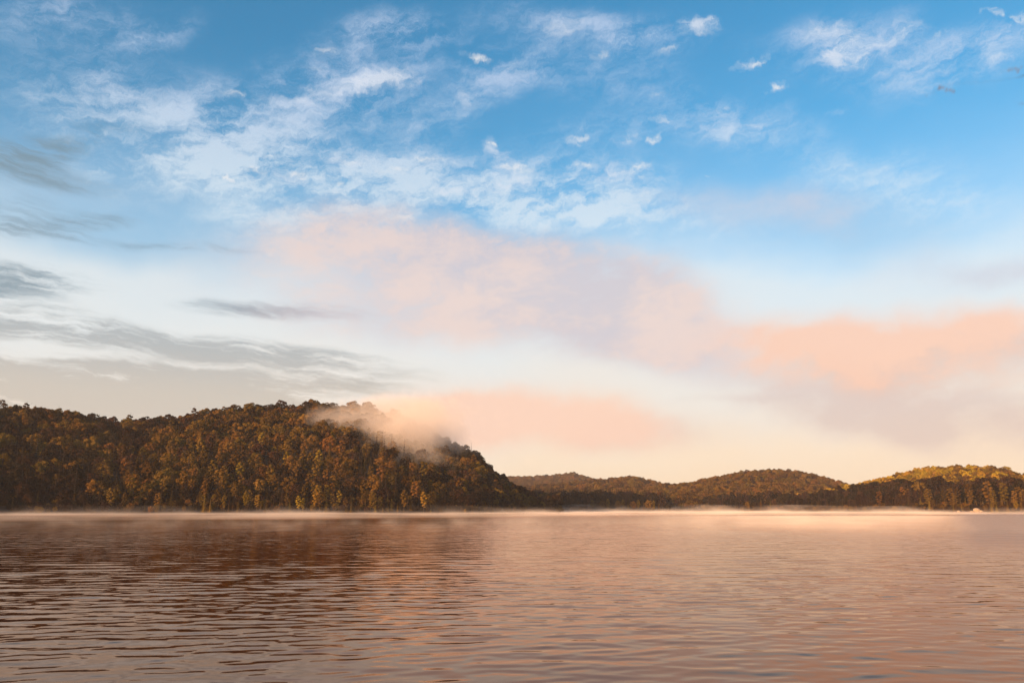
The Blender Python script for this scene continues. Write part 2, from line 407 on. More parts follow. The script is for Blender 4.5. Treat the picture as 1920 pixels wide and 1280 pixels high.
class Hill:
    """skyline: photograph pixels of the tree tops; shore and ridge: distances by pixel column"""
    def __init__(s, skyline, shore, ridge, tree, seed, shape=1.0):
        s.sx, s.sy = np.array([p[0] for p in skyline], float), np.array([p[1] for p in skyline], float)
        s.shore, s.ridge, s.tree, s.seed, s.shape = shore, ridge, tree, seed, shape
        s.a0, s.a1 = s.az(s.sx[0]), s.az(s.sx[-1])

    def az(s, px, py=900.0):
        x, f, u = ray(px, py); return math.atan2(x, f)

    def px(s, a):
        return 960 + np.tan(a) * (F * CP + 260 * SP)

    def radii(s, a):
        p = s.px(a)
        rs = np.interp(p, [q[0] for q in s.shore], [q[1] for q in s.shore])
        rr = np.interp(p, [q[0] for q in s.ridge], [q[1] for q in s.ridge])
        return rs, rr

    def height(s, a, r):
        p = s.px(a)
        py = np.interp(p, s.sx, s.sy)
        rs, rr = s.radii(a)
        rs = rs + 9 * (fbm(a * 60, a * 0 + 3, 3, s.seed) - .5)
        x, f, u = p - 960, F * CP - (640 - py) * SP, F * SP + (640 - py) * CP
        top = EYE + rr * u / np.hypot(x, f) - s.tree
        top = np.maximum(top, 0.6)
        t = (r - rs) / (rr - rs)
        up = np.clip(t, 0, 1)
        prof = (up ** s.shape) * (1 - up) + np.sin(up * math.pi / 2) * up
        prof = np.where(t > 1, 1 - 0.8 * np.clip((t - 1) / 1.2, 0, 1) ** 1.3, prof)
        xx, yy = r * np.sin(a), r * np.cos(a)
        bumps = (fbm(xx / 60, yy / 60, 4, s.seed + 5) - .5) * np.minimum(top * .30, 12) * np.clip(1 - np.abs(up - .5) * 2, 0, 1)
        h = 0.5 + top * prof + bumps
        edge = np.clip(np.minimum(a - s.a0, s.a1 - a) / 0.008, 0, 1)
        h = h * edge - 3 * (1 - edge)
        return np.where(t < 0, t * 40 * 0.12 - 0.0 + 0.5 * (1 + np.clip(t * 40, -1, 0)) - 0.2, h)

    def build(s, na=220, nr=60):
        aa = np.linspace(s.a0, s.a1, na)
        tt = np.concatenate([np.linspace(-0.15, 0, 6)[:-1], np.linspace(0, 1, nr), np.linspace(1, 2.3, 16)[1:]])
        A, T = np.meshgrid(aa, tt, indexing='ij')
        rs, rr = s.radii(A)
        Rr = rs + (rr - rs) * T
        H = s.height(A, Rr)
        H[0, :] = H[-1, :] = -4; H[:, 0] = np.minimum(H[:, 0], -3); H[:, -1] = -4
        V = np.stack([Rr * np.sin(A), Rr * np.cos(A), H], -1).reshape(-1, 3)
        link('hill', mesh_np('hill', V, grid_faces(na, len(tt)), [mh], smooth=True), kind='structure')

    def points(s, spacing, amin=-36, amax=36, tmax=1.12):
        a_lo, a_hi = max(s.a0, R(amin)), min(s.a1, R(amax))
        rmax = max(q[1] for q in s.ridge) * 1.15
        rmin = min(q[1] for q in s.shore) - 5
        xs = np.arange(min(rmax * math.sin(a_lo), rmin * math.sin(a_lo)) - 30, rmax * max(math.sin(a_hi), 0.0) + 60 + abs(min(0, rmax * math.sin(a_hi))), spacing)
        ys = np.arange(rmin * math.cos(max(abs(a_lo), abs(a_hi))) - 10, rmax, spacing)
        Xg, Yg = np.meshgrid(xs, ys)
        Xg = Xg + rng.uniform(-.42, .42, Xg.shape) * spacing
        Yg = Yg + rng.uniform(-.42, .42, Yg.shape) * spacing
        a, r = np.arctan2(Xg, Yg), np.hypot(Xg, Yg)
        ok = (a > a_lo) & (a < a_hi)
        a, r, x, y = a[ok], r[ok], Xg[ok], Yg[ok]
        rs, rr = s.radii(a)
        t = (r - rs) / (rr - rs)
        h = s.height(a, r)
        ok = (t > 0.0) & (t < tmax) & (h > 0.35)
        return x[ok], y[ok], h[ok], t[ok], a[ok], r[ok]


HILL = dict(
    big=Hill([(-700, 800), (-300, 770), (-60, 750), (0, 762), (40, 760), (100, 769), (150, 776), (205, 786), (250, 783), (290, 781), (330, 776), (370, 772), (400, 766), (500, 760), (600, 757), (680, 760), (740, 774), (800, 800), (840, 826), (862, 832),
              (885, 842), (905, 856), (930, 880), (950, 895), (975, 908), (1000, 921), (1030, 938), (1060, 950)],
             [(-700, 380), (0, 440), (700, 455), (880, 480), (1000, 560), (1060, 600)], [(-700, 620), (0, 690), (500, 720), (760, 680), (860, 650), (950, 640), (1060, 660)], 15, 1, 1.0),
    point=Hill([(930, 926), (1000, 920), (1060, 917), (1120, 919), (1180, 917), (1240, 921), (1262, 934)], [(930, 690), (1262, 790)], [(930, 800), (1262, 850)], 15, 2),
    far=Hill([(900, 900), (955, 894), (1000, 894), (1040, 892), (1075, 888), (1095, 893), (1115, 900), (1150, 912)], [(900, 1500), (1150, 1500)], [(900, 2500), (1150, 2500)], 13, 3),
    middle=Hill([(960, 915), (1000, 911), (1060, 906), (1115, 899), (1150, 897), (1185, 893), (1210, 900), (1240, 907), (1290, 915)], [(960, 1000), (1290, 1000)], [(960, 1700), (1290, 1600)], 13, 4),
    brown=Hill([(1180, 925), (1215, 910), (1240, 908), (1290, 903), (1340, 893), (1400, 882), (1450, 879), (1500, 882), (1550, 895), (1590, 906), (1640, 915)], [(1180, 830), (1350, 850), (1640, 1000)], [(1180, 1300), (1640, 1500)], 13, 5),
    gold=Hill([(1480, 925), (1540, 915), (1590, 906), (1620, 901), (1650, 893), (1700, 882), (1750, 874), (1800, 870), (1860, 870), (1890, 877), (1920, 888), (2000, 900), (2200, 915)], [(1480, 800), (2200, 640)], [(1480, 1150), (1750, 1080), (2200, 980)], 14, 6),
    bank=Hill([(1310, 938), (1340, 931), (1400, 927), (1500, 925), (1550, 920), (1590, 914), (1640, 903), (1680, 899), (1740, 895), (1795, 905), (1833, 899), (1920, 898), (2000, 895), (2200, 890)], [(1310, 820), (1600, 720), (1800, 620), (2200, 560)], [(1310, 900), (1600, 820), (1800, 730), (2200, 680)], 14, 7),  # ridge follows the edge of a cast shadow; its trees carry that shade
)
for h in HILL.values():
    h.build()

# ------------------------------------------------------------------ tree kinds
bark_m, gb = mat('bark')
nb = gb.noise(gb.new('ShaderNodeTexCoord').outputs['Object'], 3.0, 5, dims='3D')
gb.new('ShaderNodeOutputMaterial', {0: gb.new('ShaderNodeBsdfPrincipled', {'Base Color': gb.ramp(nb, [(.35, (.028, .019, .013)), (.7, (.075, .052, .036))]).outputs[0], 'Roughness': .9}).outputs[0]})


def leaf_material(name, c1, c2, trans=0.08):
    m, g = mat(name)
    oi = g.new('ShaderNodeObjectInfo')
    n = g.noise(g.new('ShaderNodeTexCoord').outputs['Object'], 0.55, 4, 0.7, dims='3D')
    col = g.mix(g.m('ADD', g.m('MULTIPLY', oi.outputs['Random'], .65), g.m('MULTIPLY', n, .5), clamp=True), c1, c2)
    hs = g.new('ShaderNodeHueSaturation', {'Hue': g.m('ADD', 0.485, g.m('MULTIPLY', g.m('FRACT', g.m('MULTIPLY', oi.outputs['Random'], 7.13)), 0.03)),
                                          'Value': g.m('ADD', 0.45, g.m('MULTIPLY', g.m('FRACT', g.m('MULTIPLY', oi.outputs['Random'], 13.7)), 1.05)), 'Color': col})
    d = g.new('ShaderNodeBsdfDiffuse', {0: hs.outputs[0]})
    t = g.new('ShaderNodeBsdfTranslucent', {0: hs.outputs[0]})
    g.new('ShaderNodeOutputMaterial', {0: g.new('ShaderNodeMixShader', {0: trans, 1: d.outputs[0], 2: t.outputs[0]}).outputs[0]})
    return m


LEAF = dict(
    olive=leaf_material('olive_leaves', (.080, .044, .008), (.128, .072, .012)),
    russet=leaf_material('russet_leaves', (.105, .048, .010), (.150, .080, .018)),
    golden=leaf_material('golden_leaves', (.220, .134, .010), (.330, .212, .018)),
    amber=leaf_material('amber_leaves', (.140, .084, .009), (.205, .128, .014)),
    dark=leaf_material('dark_shade_needles', (.013, .010, .005), (.026, .018, .008), 0.1),  # dark conifers, and shade painted as leaf colour on bank and big hill
    umber=leaf_material('umber_shade_leaves', (.026, .014, .007), (.046, .024, .012), 0.12),  # dull brown trees, and shade painted as leaf colour on shaded slopes
)


def leaf_quads(P, N, size, g):
    """P points, N normals, size per point -> vertices, faces of small ragged leaf clumps"""
    n = len(P)
    up = g.normal(size=(n, 3))
    N = N / np.linalg.norm(N, axis=1, keepdims=True)
    U = np.cross(N, up); U /= np.linalg.norm(U, axis=1, keepdims=True)
    W = np.cross(N, U)
    s = size[:, None]
    k = g.uniform(.55, 1.1, (n, 4, 1))
    c = np.stack([U, W, -U, -W], 1) * s[:, None] * k
    c += N[:, None] * g.uniform(-.3, .3, (n, 4, 1)) * s[:, None]
    V = (P[:, None] + c).reshape(-1, 3)
    return V, np.arange(n * 4).reshape(-1, 4)


def tube(path, radii, sides=6):
    V, Fq = [], []
    path = [Vector(p) for p in path]
    for i, p in enumerate(path):
        d = (path[min(i + 1, len(path) - 1)] - path[max(i - 1, 0)]).normalized()
        q = d.to_track_quat('Z', 'Y')
        for k in range(sides):
            a = 2 * math.pi * k / sides
            V.append(p + q @ Vector((math.cos(a) * radii[i], math.sin(a) * radii[i], 0)))
    for i in range(len(path) - 1):
        for k in range(sides):
            k2 = (k + 1) % sides
            Fq.append((i * sides + k, i * sides + k2, (i + 1) * sides + k2, (i + 1) * sides + k))
    return np.array([tuple(v) for v in V]), np.array(Fq)


def join(parts):
    V, Fq, o = [], [], 0
    for v, f in parts:
        V.append(v); Fq.append(f + o); o += len(v)
    return np.concatenate(V), np.concatenate(Fq)


def trunk_geo(h, r, g, limbs=6, lean=.3):
    pts = [(lean * math.sin(i * .9 + r) * i / 5, lean * math.cos(i * 1.3) * i / 6, h * i / 5 - (.6 if i == 0 else 0)) for i in range(6)]
    parts = [tube(pts, [r * (1 - .16 * i) for i in range(6)])]
    for i in range(limbs):
        a = g.uniform(0, 6.28); z0 = h * g.uniform(.4, .85); L = h * g.uniform(.2, .38)
        c, s_ = math.cos(a), math.sin(a)
        parts.append(tube([(0, 0, z0), (c * L * .5, s_ * L * .5, z0 + L * .35), (c * L, s_ * L, z0 + L * .8)], [r * .4, r * .26, r * .1], 4))
    return join(parts)


def broad_geo(g, h=13.0, w=4.2, base=.28, clumps=17, per=60):
    P, N, S = [], [], []
    for i in range(clumps):
        u = 1 - 2 * (i + .5) / clumps; a = i * 2.4 + g.uniform(-.5, .5); rad = g.uniform(.72, 1.0)
        zc = h * base + (h * (1 - base)) * (.5 + .40 * u * g.uniform(.85, 1.05))
        rr = w * rad * math.sqrt(max(.03, 1 - (.97 * u) ** 2)) * (.80 if u > -.2 else .66)
        c = np.array([math.cos(a) * rr, math.sin(a) * rr, zc])
        cr = g.uniform(1.15, 1.9) * w / 4.2
        d = g.normal(size=(per, 3)); d /= np.linalg.norm(d, axis=1, keepdims=True)
        d[:, 2] = np.where(d[:, 2] < -.3, -d[:, 2], d[:, 2])
        p = c + d * cr * g.uniform(.80, 1.08, (per, 1)) * np.array([1, 1, .75])
        P.append(p); N.append(d + g.normal(size=(per, 3)) * .28); S.append(g.uniform(.30, .56, per))
    return leaf_quads(np.concatenate(P), np.concatenate(N), np.concatenate(S), g)


def conifer_geo(g, h=15.0, w=2.4, base=.10, tiers=17, ragged=.25, droop=.25, per=9):
    P, N, S = [], [], []
    for i in range(tiers):
        f = i / (tiers - 1)
        z = h * (base + (1 - base) * f)
        L = w * (1 - f) ** .85 * g.uniform(1 - ragged, 1 + ragged) + .12
        nb_ = max(4, int(9 * (1 - f) + 3))
        a0 = g.uniform(0, 6.28)
        for b in range(nb_):
            a = a0 + b * 6.283 / nb_ + g.uniform(-.25, .25); Lb = L * g.uniform(.7, 1.12)
            for k in range(max(2, int(per * (1 - f * .7)))):
                q = (k + .6) / max(2, int(per * (1 - f * .7)))
                rr = Lb * q
                P.append((math.cos(a) * rr + g.uniform(-.12, .12), math.sin(a) * rr + g.uniform(-.12, .12), z - droop * rr + g.uniform(-.15, .15)))
                N.append((math.cos(a) * .7 + g.normal() * .35, math.sin(a) * .7 + g.normal() * .35, .8 + g.normal() * .3))
                S.append((.16 + .20 * (1 - f)) * (1.15 - .4 * q) * (1 if h > 9 else .8))
    return leaf_quads(np.array(P), np.array(N), np.array(S), g)


def kinds():
    out = {}
    g = np.random.default_rng(21)
    for i in range(4):
        h = [11, 13, 9.8, 12][i]; w = [4.7, 4.3, 5.0, 3.9][i]
        out['broad%d' % i] = (trunk_geo(h * .8, .28, g), broad_geo(g, h, w, [.12, .2, .10, .18][i], 19 + i))
    for i in range(2):
        h = [15, 17][i]
        out['fir%d' % i] = (trunk_geo(h * .88, .22, g, 0, .05), conifer_geo(g, h, [2.5, 2.1][i]))
    out['cone0'] = (trunk_geo(10.5, .16, g, 0, .1), conifer_geo(g, 11, 2.0, .05, 15, .2, .1, 8))
    out['cone1'] = (trunk_geo(8.5, .14, g, 0, .1), conifer_geo(g, 9, 1.5, .05, 13, .2, .1, 8))
    out['tall0'] = (trunk_geo(15, .2, g, 3, .3), broad_geo(g, 15, 2.3, .15, 15, 50))
    out['snag0'] = (trunk_geo(17, .22, g, 0, .1), conifer_geo(g, 17.5, 1.1, .1, 20, .6, .5, 4))
    return out


GEO = kinds()
FORMS = list(GEO)
CROWN, TRUNK, PROTO = {}, {}, []
for f in FORMS:
    (tv, tf), (cv, cf) = GEO[f]
    TRUNK[f] = mesh_np('trunk', tv, tf, [bark_m], smooth=True)
    for c in LEAF:
        CROWN[f, c] = mesh_np('crown', cv, cf, [LEAF[c]])
KEYS = [(f, c) for f in FORMS for c in LEAF]
proto_coll = bpy.data.collections.new('tree_kinds')      # never linked to the scene: only a source for the far wood
for n, (f, c) in enumerate(KEYS):
    (tv, tf), (cv, cf) = GEO[f]
    v, q = join([(tv, tf), (cv, cf)])
    me = mesh_np('tree', v, q, [LEAF[c], bark_m], midx=[1] * len(tf) + [0] * len(cf))
    proto_coll.objects.link(bpy.data.objects.new('kind_%03d' % n, me))

# ------------------------------------------------------------------ plant the forest
rows = []      # x, y, z, key index, scale, rotation, hill, t, pixel x, distance


def choose(hill, x, y, t, a, r, u):
    """species by place, slope shade put into dark leaves, golden small trees at the water"""
    patch = fbm(np.array([x / 28]), np.array([y / 28]), 3, 31)[0]
    px = 960 + math.tan(a) * (F * CP + 260 * SP)
    shore = (t * {'big': 250, 'bank': 110, 'brown': 500, 'gold': 380}.get(hill, 100)) < 16
    B = lambda: 'broad%d' % random.randrange(4)
    if hill == 'big':
        if shore:
            if px > 820: return random.choice([('fir0', 'umber'), (B(), 'umber'), ('cone1', 'olive'), (B(), 'dark')])
            if px < 200: return random.choice([('fir0', 'dark'), (B(), 'umber'), (B(), 'dark'), ('cone0', 'olive')])
            return random.choice([('cone0', 'amber'), ('cone1', 'amber'), ('cone0', 'olive'), ('tall0', 'olive'), ('tall0', 'olive'), ('cone1', 'olive'), ('fir0', 'umber'), (B(), 'umber'), ('tall0', 'russet')])
        if px > 800 and t < .75: return (B(), 'umber' if u < .45 else 'olive' if u < .8 else 'dark') if u < .9 else ('tall0', 'russet')  # right flank turned from the sun: shade put into leaf colour
        if t < .42:
            if px < 190: return (B() if u < .6 else 'fir1', 'dark' if u > .45 else 'umber' if u > .18 else 'olive')  # shadowed lower left: shade put into leaf colour
            return random.choice([('tall0', 'olive'), ('tall0', 'russet'), ('fir1', 'dark'), ('fir0', 'umber'), (B(), 'olive'), (B(), 'umber'), ('fir0', 'olive'), ('tall0', 'amber') if u < .25 else (B(), 'russet')])
        if patch < .43: return (B(), 'dark' if u < .5 else 'umber')
        return (B(), 'olive' if u < .46 else 'russet' if u < .76 else 'umber' if u < .90 else 'dark' if u < .97 else 'amber') if random.random() < .86 else (random.choice(['tall0', 'cone0']), 'olive' if u < .6 else 'umber')
    if hill == 'point': return (random.choice(['fir0', 'fir1', B()]), 'dark' if u < .6 else 'umber')
    if hill == 'bank':  # cast shadow over this slope painted with dark and umber leaves
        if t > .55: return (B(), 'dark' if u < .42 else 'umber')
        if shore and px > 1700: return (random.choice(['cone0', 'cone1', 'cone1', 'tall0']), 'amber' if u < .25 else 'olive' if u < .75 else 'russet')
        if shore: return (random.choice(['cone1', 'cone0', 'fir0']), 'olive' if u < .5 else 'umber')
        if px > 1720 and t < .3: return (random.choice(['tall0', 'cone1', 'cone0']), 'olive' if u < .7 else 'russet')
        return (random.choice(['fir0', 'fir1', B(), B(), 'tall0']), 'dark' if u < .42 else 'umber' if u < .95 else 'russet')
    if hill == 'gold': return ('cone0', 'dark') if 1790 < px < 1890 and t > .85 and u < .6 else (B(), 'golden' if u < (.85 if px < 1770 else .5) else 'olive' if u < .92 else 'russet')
    if hill == 'brown': return (B(), 'russet' if u < .45 else 'olive' if u < .9 else 'umber')
    return (B(), 'russet' if u < .4 else 'olive' if u < .85 else 'umber')


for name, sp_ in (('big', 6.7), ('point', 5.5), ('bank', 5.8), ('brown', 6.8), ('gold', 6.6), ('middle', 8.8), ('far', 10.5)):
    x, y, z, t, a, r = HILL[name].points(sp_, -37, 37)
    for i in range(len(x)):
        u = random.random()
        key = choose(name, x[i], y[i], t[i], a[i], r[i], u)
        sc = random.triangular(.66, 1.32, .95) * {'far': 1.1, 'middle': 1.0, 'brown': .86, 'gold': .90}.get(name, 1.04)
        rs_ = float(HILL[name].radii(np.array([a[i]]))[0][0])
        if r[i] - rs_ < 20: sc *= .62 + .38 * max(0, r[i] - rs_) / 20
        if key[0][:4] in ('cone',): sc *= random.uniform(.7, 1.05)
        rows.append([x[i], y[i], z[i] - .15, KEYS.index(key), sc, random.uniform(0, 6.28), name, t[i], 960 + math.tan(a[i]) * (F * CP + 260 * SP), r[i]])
# low growth filling the edge of the wood at the water
under = []
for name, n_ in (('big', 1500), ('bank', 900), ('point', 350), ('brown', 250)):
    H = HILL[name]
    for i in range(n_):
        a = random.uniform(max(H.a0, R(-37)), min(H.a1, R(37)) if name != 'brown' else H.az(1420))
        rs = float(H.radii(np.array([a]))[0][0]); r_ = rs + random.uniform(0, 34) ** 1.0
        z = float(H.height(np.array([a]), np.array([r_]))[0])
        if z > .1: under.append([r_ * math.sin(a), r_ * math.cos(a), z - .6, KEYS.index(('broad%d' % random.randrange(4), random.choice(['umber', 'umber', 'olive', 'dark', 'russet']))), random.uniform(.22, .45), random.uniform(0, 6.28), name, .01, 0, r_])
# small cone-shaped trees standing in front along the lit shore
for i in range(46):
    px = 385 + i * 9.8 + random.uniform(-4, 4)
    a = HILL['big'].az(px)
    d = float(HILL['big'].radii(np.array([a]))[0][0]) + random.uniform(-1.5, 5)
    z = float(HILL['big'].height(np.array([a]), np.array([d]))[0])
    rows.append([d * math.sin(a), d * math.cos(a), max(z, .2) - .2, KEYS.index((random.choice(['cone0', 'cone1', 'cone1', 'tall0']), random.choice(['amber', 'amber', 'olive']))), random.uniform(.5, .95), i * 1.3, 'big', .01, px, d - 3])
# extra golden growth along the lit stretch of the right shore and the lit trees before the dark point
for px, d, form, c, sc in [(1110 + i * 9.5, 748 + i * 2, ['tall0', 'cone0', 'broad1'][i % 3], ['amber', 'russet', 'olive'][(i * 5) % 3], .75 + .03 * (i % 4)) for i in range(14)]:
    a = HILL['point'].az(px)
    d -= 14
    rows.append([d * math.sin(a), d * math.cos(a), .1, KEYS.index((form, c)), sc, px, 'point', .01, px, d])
single = []
for px, d, form, c, sc in [(1811, 618, 'snag0', 'russet', .62), (1850, 612, 'snag0', 'russet', 1.15), (1913, 600, 'snag0', 'umber', .95), (1853, 604, 'cone0', 'amber', .75), (1862, 606, 'cone1', 'amber', .8),
                           (1782, 622, 'cone1', 'amber', .6), (1800, 621, 'cone1', 'amber', .55), (1883, 604, 'cone0', 'russet', .7)]:
    a = HILL['bank'].az(px)
    row = [d * math.sin(a), d * math.cos(a), .3, KEYS.index((form, c)), sc, px * 1.0, 'bank', .02, px, d]
    rows.append(row); single.append(row)
for px, d, form, c, sc in [(883, 644, 'fir1', 'umber', 1.12), (71, 688, 'broad2', 'dark', 1.28), (197, 690, 'broad2', 'dark', 1.1), (22, 690, 'broad0', 'olive', 1.2)]:
    a = HILL['big'].az(px)
    z = float(HILL['big'].height(np.array([a]), np.array([d]))[0])
    row = [d * math.sin(a), d * math.cos(a), z + (3.0 if px == 71 else 0), KEYS.index((form, c)), sc, 1.0, 'big', 1.0, px, d]
    row[2] = z - .2
    rows.append(row); single.append(row)

# which trees show largest: near ones, in the frame
order = sorted(range(len(rows)), key=lambda i: rows[i][9] if 2 < rows[i][8] < 1918 else 1e9)
chosen = set(order[:300 - len(single)])
for row in single: chosen.add(next(i for i, q in enumerate(rows) if q is row))
rest = [q for i, q in enumerate(rows) if i not in chosen] + under
near = [rows[i] for i in sorted(chosen, key=lambda i: rows[i][8])]

# --- one object for the mass of the wood
me = bpy.data.meshes.new('forest')
me.vertices.add(len(rest))
me.vertices.foreach_set('co', np.array([q[:3] for q in rest], dtype=np.float32).ravel())
for nm, ty, vals in (('kind', 'INT', [q[3] for q in rest]), ('size', 'FLOAT', [q[4] for q in rest]), ('turn', 'FLOAT', [q[5] for q in rest])):
    at = me.attributes.new(nm, ty, 'POINT')
    at.data.foreach_set('value', np.array(vals, dtype=np.int32 if ty == 'INT' else np.float32))
forest = link('forest', me, kind='stuff')
ng = bpy.data.node_groups.new('forest', 'GeometryNodeTree')
ng.interface.new_socket('Geometry', in_out='INPUT', socket_type='NodeSocketGeometry')
ng.interface.new_socket('Geometry', in_out='OUTPUT', socket_type='NodeSocketGeometry')
N_, L_ = ng.nodes, ng.links
gi, go = N_.new('NodeGroupInput'), N_.new('NodeGroupOutput')
ci = N_.new('GeometryNodeCollectionInfo'); ci.inputs['Collection'].default_value = proto_coll
ci.inputs['Separate Children'].default_value = True; ci.inputs['Reset Children'].default_value = True
ip = N_.new('GeometryNodeInstanceOnPoints'); ip.inputs['Pick Instance'].default_value = True


def named(nm, ty):
    n = N_.new('GeometryNodeInputNamedAttribute'); n.data_type = ty; n.inputs['Name'].default_value = nm
    return n.outputs['Attribute']


cx = N_.new('ShaderNodeCombineXYZ')
L_.new(named('turn', 'FLOAT'), cx.inputs[2])
L_.new(gi.outputs[0], ip.inputs['Points']); L_.new(ci.outputs[0], ip.inputs['Instance'])
L_.new(named('kind', 'INT'), ip.inputs['Instance Index']); L_.new(cx.outputs[0], ip.inputs['Rotation']); L_.new(named('size', 'FLOAT'), ip.inputs['Scale'])
L_.new(ip.outputs[0], go.inputs[0])
md = forest.modifiers.new('forest', 'NODES'); md.node_group = ng

# --- the 300 nearest trees, one thing each
LOOK = dict(broad='rounded', fir='pointed', cone='small conical', tall='tall slender', snag='ragged spire')
HUE = dict(amber='amber', olive='olive', russet='russet', golden='golden', dark='blackish', umber='dusky')


def zone(q):
    px, t, hill = q[8], q[7], q[6]
    if hill == 'bank' or hill == 'gold':
        for lim, s_ in ((1400, 'below the round brown hill'), (1600, 'below the dip between the right hills'), (1760, 'below the golden hilltop'),
                        (1840, 'by the boulder beach on the right shore'), (1880, 'just right of the boulder beach'), (3000, 'at the right edge of the photo')):
            if px < lim: return s_
    if hill in ('point', 'brown', 'middle', 'far'): return 'on the low point beyond the big hill'
    for lim, s_ in ((90, 'at the left edge of the photo'), (190, 'below the lone skyline crown'), (290, 'below the dip in the skyline'), (400, 'right of the skyline dip'), (500, 'under the rising ridge'),
                    (590, 'left of the mist patch'), (680, 'under the left mist end'), (770, 'under the mist patch'), (850, 'under the right mist end'),
                    (920, 'on the right hill flank'), (3000, 'on the low hill tip')):
        if px < lim: return s_


def tier(q):
    d = q[7]
    if q[6] == 'big' and q[7] > .8: return 'on the skyline'
    dd = q[9] - float(HILL[q[6]].radii(np.array([math.asin(q[0] / q[9])]))[0][0])
    return 'at the waterline' if dd < 9 else 'in the second row' if dd < 17 else 'in the third row' if dd < 25 else 'low on the slope' if dd < 36 else 'higher up the slope'


ORD = ['leftmost', 'second', 'third', 'fourth', 'fifth', 'sixth', 'seventh', 'eighth', 'ninth', 'tenth', 'eleventh', 'twelfth']
byd = {}
for q in near:
    f, c = KEYS[q[3]]
    key = (LOOK[f[:-1]], HUE[c], tier(q), zone(q))
    byd.setdefault(key, []).append(q)
EXTRA = {71: 'tall rounded tree rising alone above the skyline near the left edge', 197: 'wide dark crown in the dip of the skyline', 22: 'olive crown on the skyline at the left edge of the photo',
         883: 'thin pointed spruce standing alone on the steep right skyline', 1850: 'tallest thin ragged spire tree on the right shore, right of the boulder',
         1913: 'thin ragged spire tree at the far right edge of the shore', 1811: 'short ragged reddish tree left of the pale boulder'}
for key, qs in byd.items():
    form, hue, ti, zo = key
    for n, q in enumerate(qs):
        f, c = KEYS[q[3]]
        lab = f'{hue} {form} tree {ti} {zo}'
        if len(qs) > 1:
            lab = (f'leftmost {hue} {form} tree {ti} {zo}' if n == 0 else f'rightmost {hue} {form} tree {ti} {zo}' if n == len(qs) - 1 else f'{ORD[min(n, 11)]} {hue} {form} tree {ti} {zo}')
        if q in single and round(q[8]) in EXTRA: lab = EXTRA[round(q[8])]
        assert len(lab.split()) <= 16, lab
        root = bpy.data.objects.new('conifer_tree' if f[:-1] in ('fir', 'cone', 'snag') else 'broadleaf_tree', None)
        root.empty_display_size = 1
        C.objects.link(root)
        root.location = q[:3]; root.rotation_euler = (0, 0, q[5]); root.scale = (q[4],) * 3
        root['label'] = lab; root['category'] = 'tree'
        root['group'] = 'trees along the right shore' if q[6] in ('bank', 'gold') else 'trees on the low point' if q[6] in ('point', 'brown', 'middle', 'far') else 'trees on the front of the big hill'
        link('trunk', TRUNK[f], root); link('crown', CROWN[f, c], root)
print('TREES', len(rows), 'near', len(near), 'dup', sum(len(v) > 12 for v in byd.values()), max(len(v) for v in byd.values()), max(q[9] for q in near))

# ------------------------------------------------------------------ beach and boulders on the right shore
ms, gs = mat('sand')
ns = gs.noise(gs.new('ShaderNodeNewGeometry').outputs['Position'], 1.4, 5, dims='3D')
gs.new('ShaderNodeOutputMaterial', {0: gs.new('ShaderNodeBsdfPrincipled', {'Base Color': gs.ramp(ns, [(.3, (.26, .13, .07)), (.7, (.42, .25, .15))]).outputs[0], 'Roughness': .9}).outputs[0]})
mr, gr = mat('granite')
nr_ = gr.noise(gr.new('ShaderNodeTexCoord').outputs['Object'], 2.4, 6, dims='3D')
gr.new('ShaderNodeOutputMaterial', {0: gr.new('ShaderNodeBsdfPrincipled', {'Base Color': gr.ramp(nr_, [(.3, (.24, .17, .11)), (.7, (.45, .34, .22))]).outputs[0], 'Roughness': .85}).outputs[0]})


def rock(name, loc, size, label, seed, group=None):
    bm = bmesh.new()
    bmesh.ops.create_icosphere(bm, subdivisions=4, radius=1)
    g = np.random.default_rng(seed)
    cuts = [(Vector(g.normal(size=3)).normalized(), g.uniform(.62, .9)) for _ in range(9)]
    for v in bm.verts:
        for n, d in cuts:
            e = v.co.dot(n) - d
            if e > 0: v.co -= n * e * .9
        v.co *= 1 + .05 * math.sin(v.co.x * 9 + seed) * math.sin(v.co.y * 8) * math.sin(v.co.z * 7)
        v.co.x *= size[0]; v.co.y *= size[1]; v.co.z *= size[2]
    me = bpy.data.meshes.new(name); bm.to_mesh(me); bm.free(); me.materials.append(mr)
    o = link(name, me, label=label, category='boulder')
    o.location = loc
    if group: o['group'] = group
    return o


def at(px, d, z=0.0):
    a = HILL['bank'].az(px)
    return d * math.sin(a), d * math.cos(a), z


for n, (px, d, s_, lab) in enumerate([(1824, 601, (2.3, 1.7, 1.7), 'largest pale boulder standing on the orange beach of the right shore'),
                                      (1791, 602, (1.1, .9, .8), 'small pale rock at the left end of the orange beach'),
                                      (1832, 601.5, (1.2, 1.0, .8), 'low reddish rock against the right side of the largest boulder'),
                                      (1815, 602, (1.1, .9, .6), 'flat rock just left of the largest boulder')]):
    x, y, z = at(px, d, .45 + s_[2] * .55)
    rock('boulder', (x, y, z), s_, lab, 5 + n, 'boulders on the right shore beach')
Vb, cols = [], 40
for j in range(9):
    for i in range(cols):
        u, v = i / (cols - 1), j / 8
        px = 1770 + 80 * u
        d = 594 + 22 * v + 2 * math.sin(u * 9)
        x, y, _ = at(px, d)
        edge = min(1, 6 * min(u, 1 - u))
        Vb.append((x, y, -.6 + edge * (.9 * min(1, v * 3) + .5 * v) + .12 * math.sin(u * 40) * v))
link('beach', mesh_np('beach', Vb, grid_faces(9, cols), [ms], smooth=True), kind='structure')

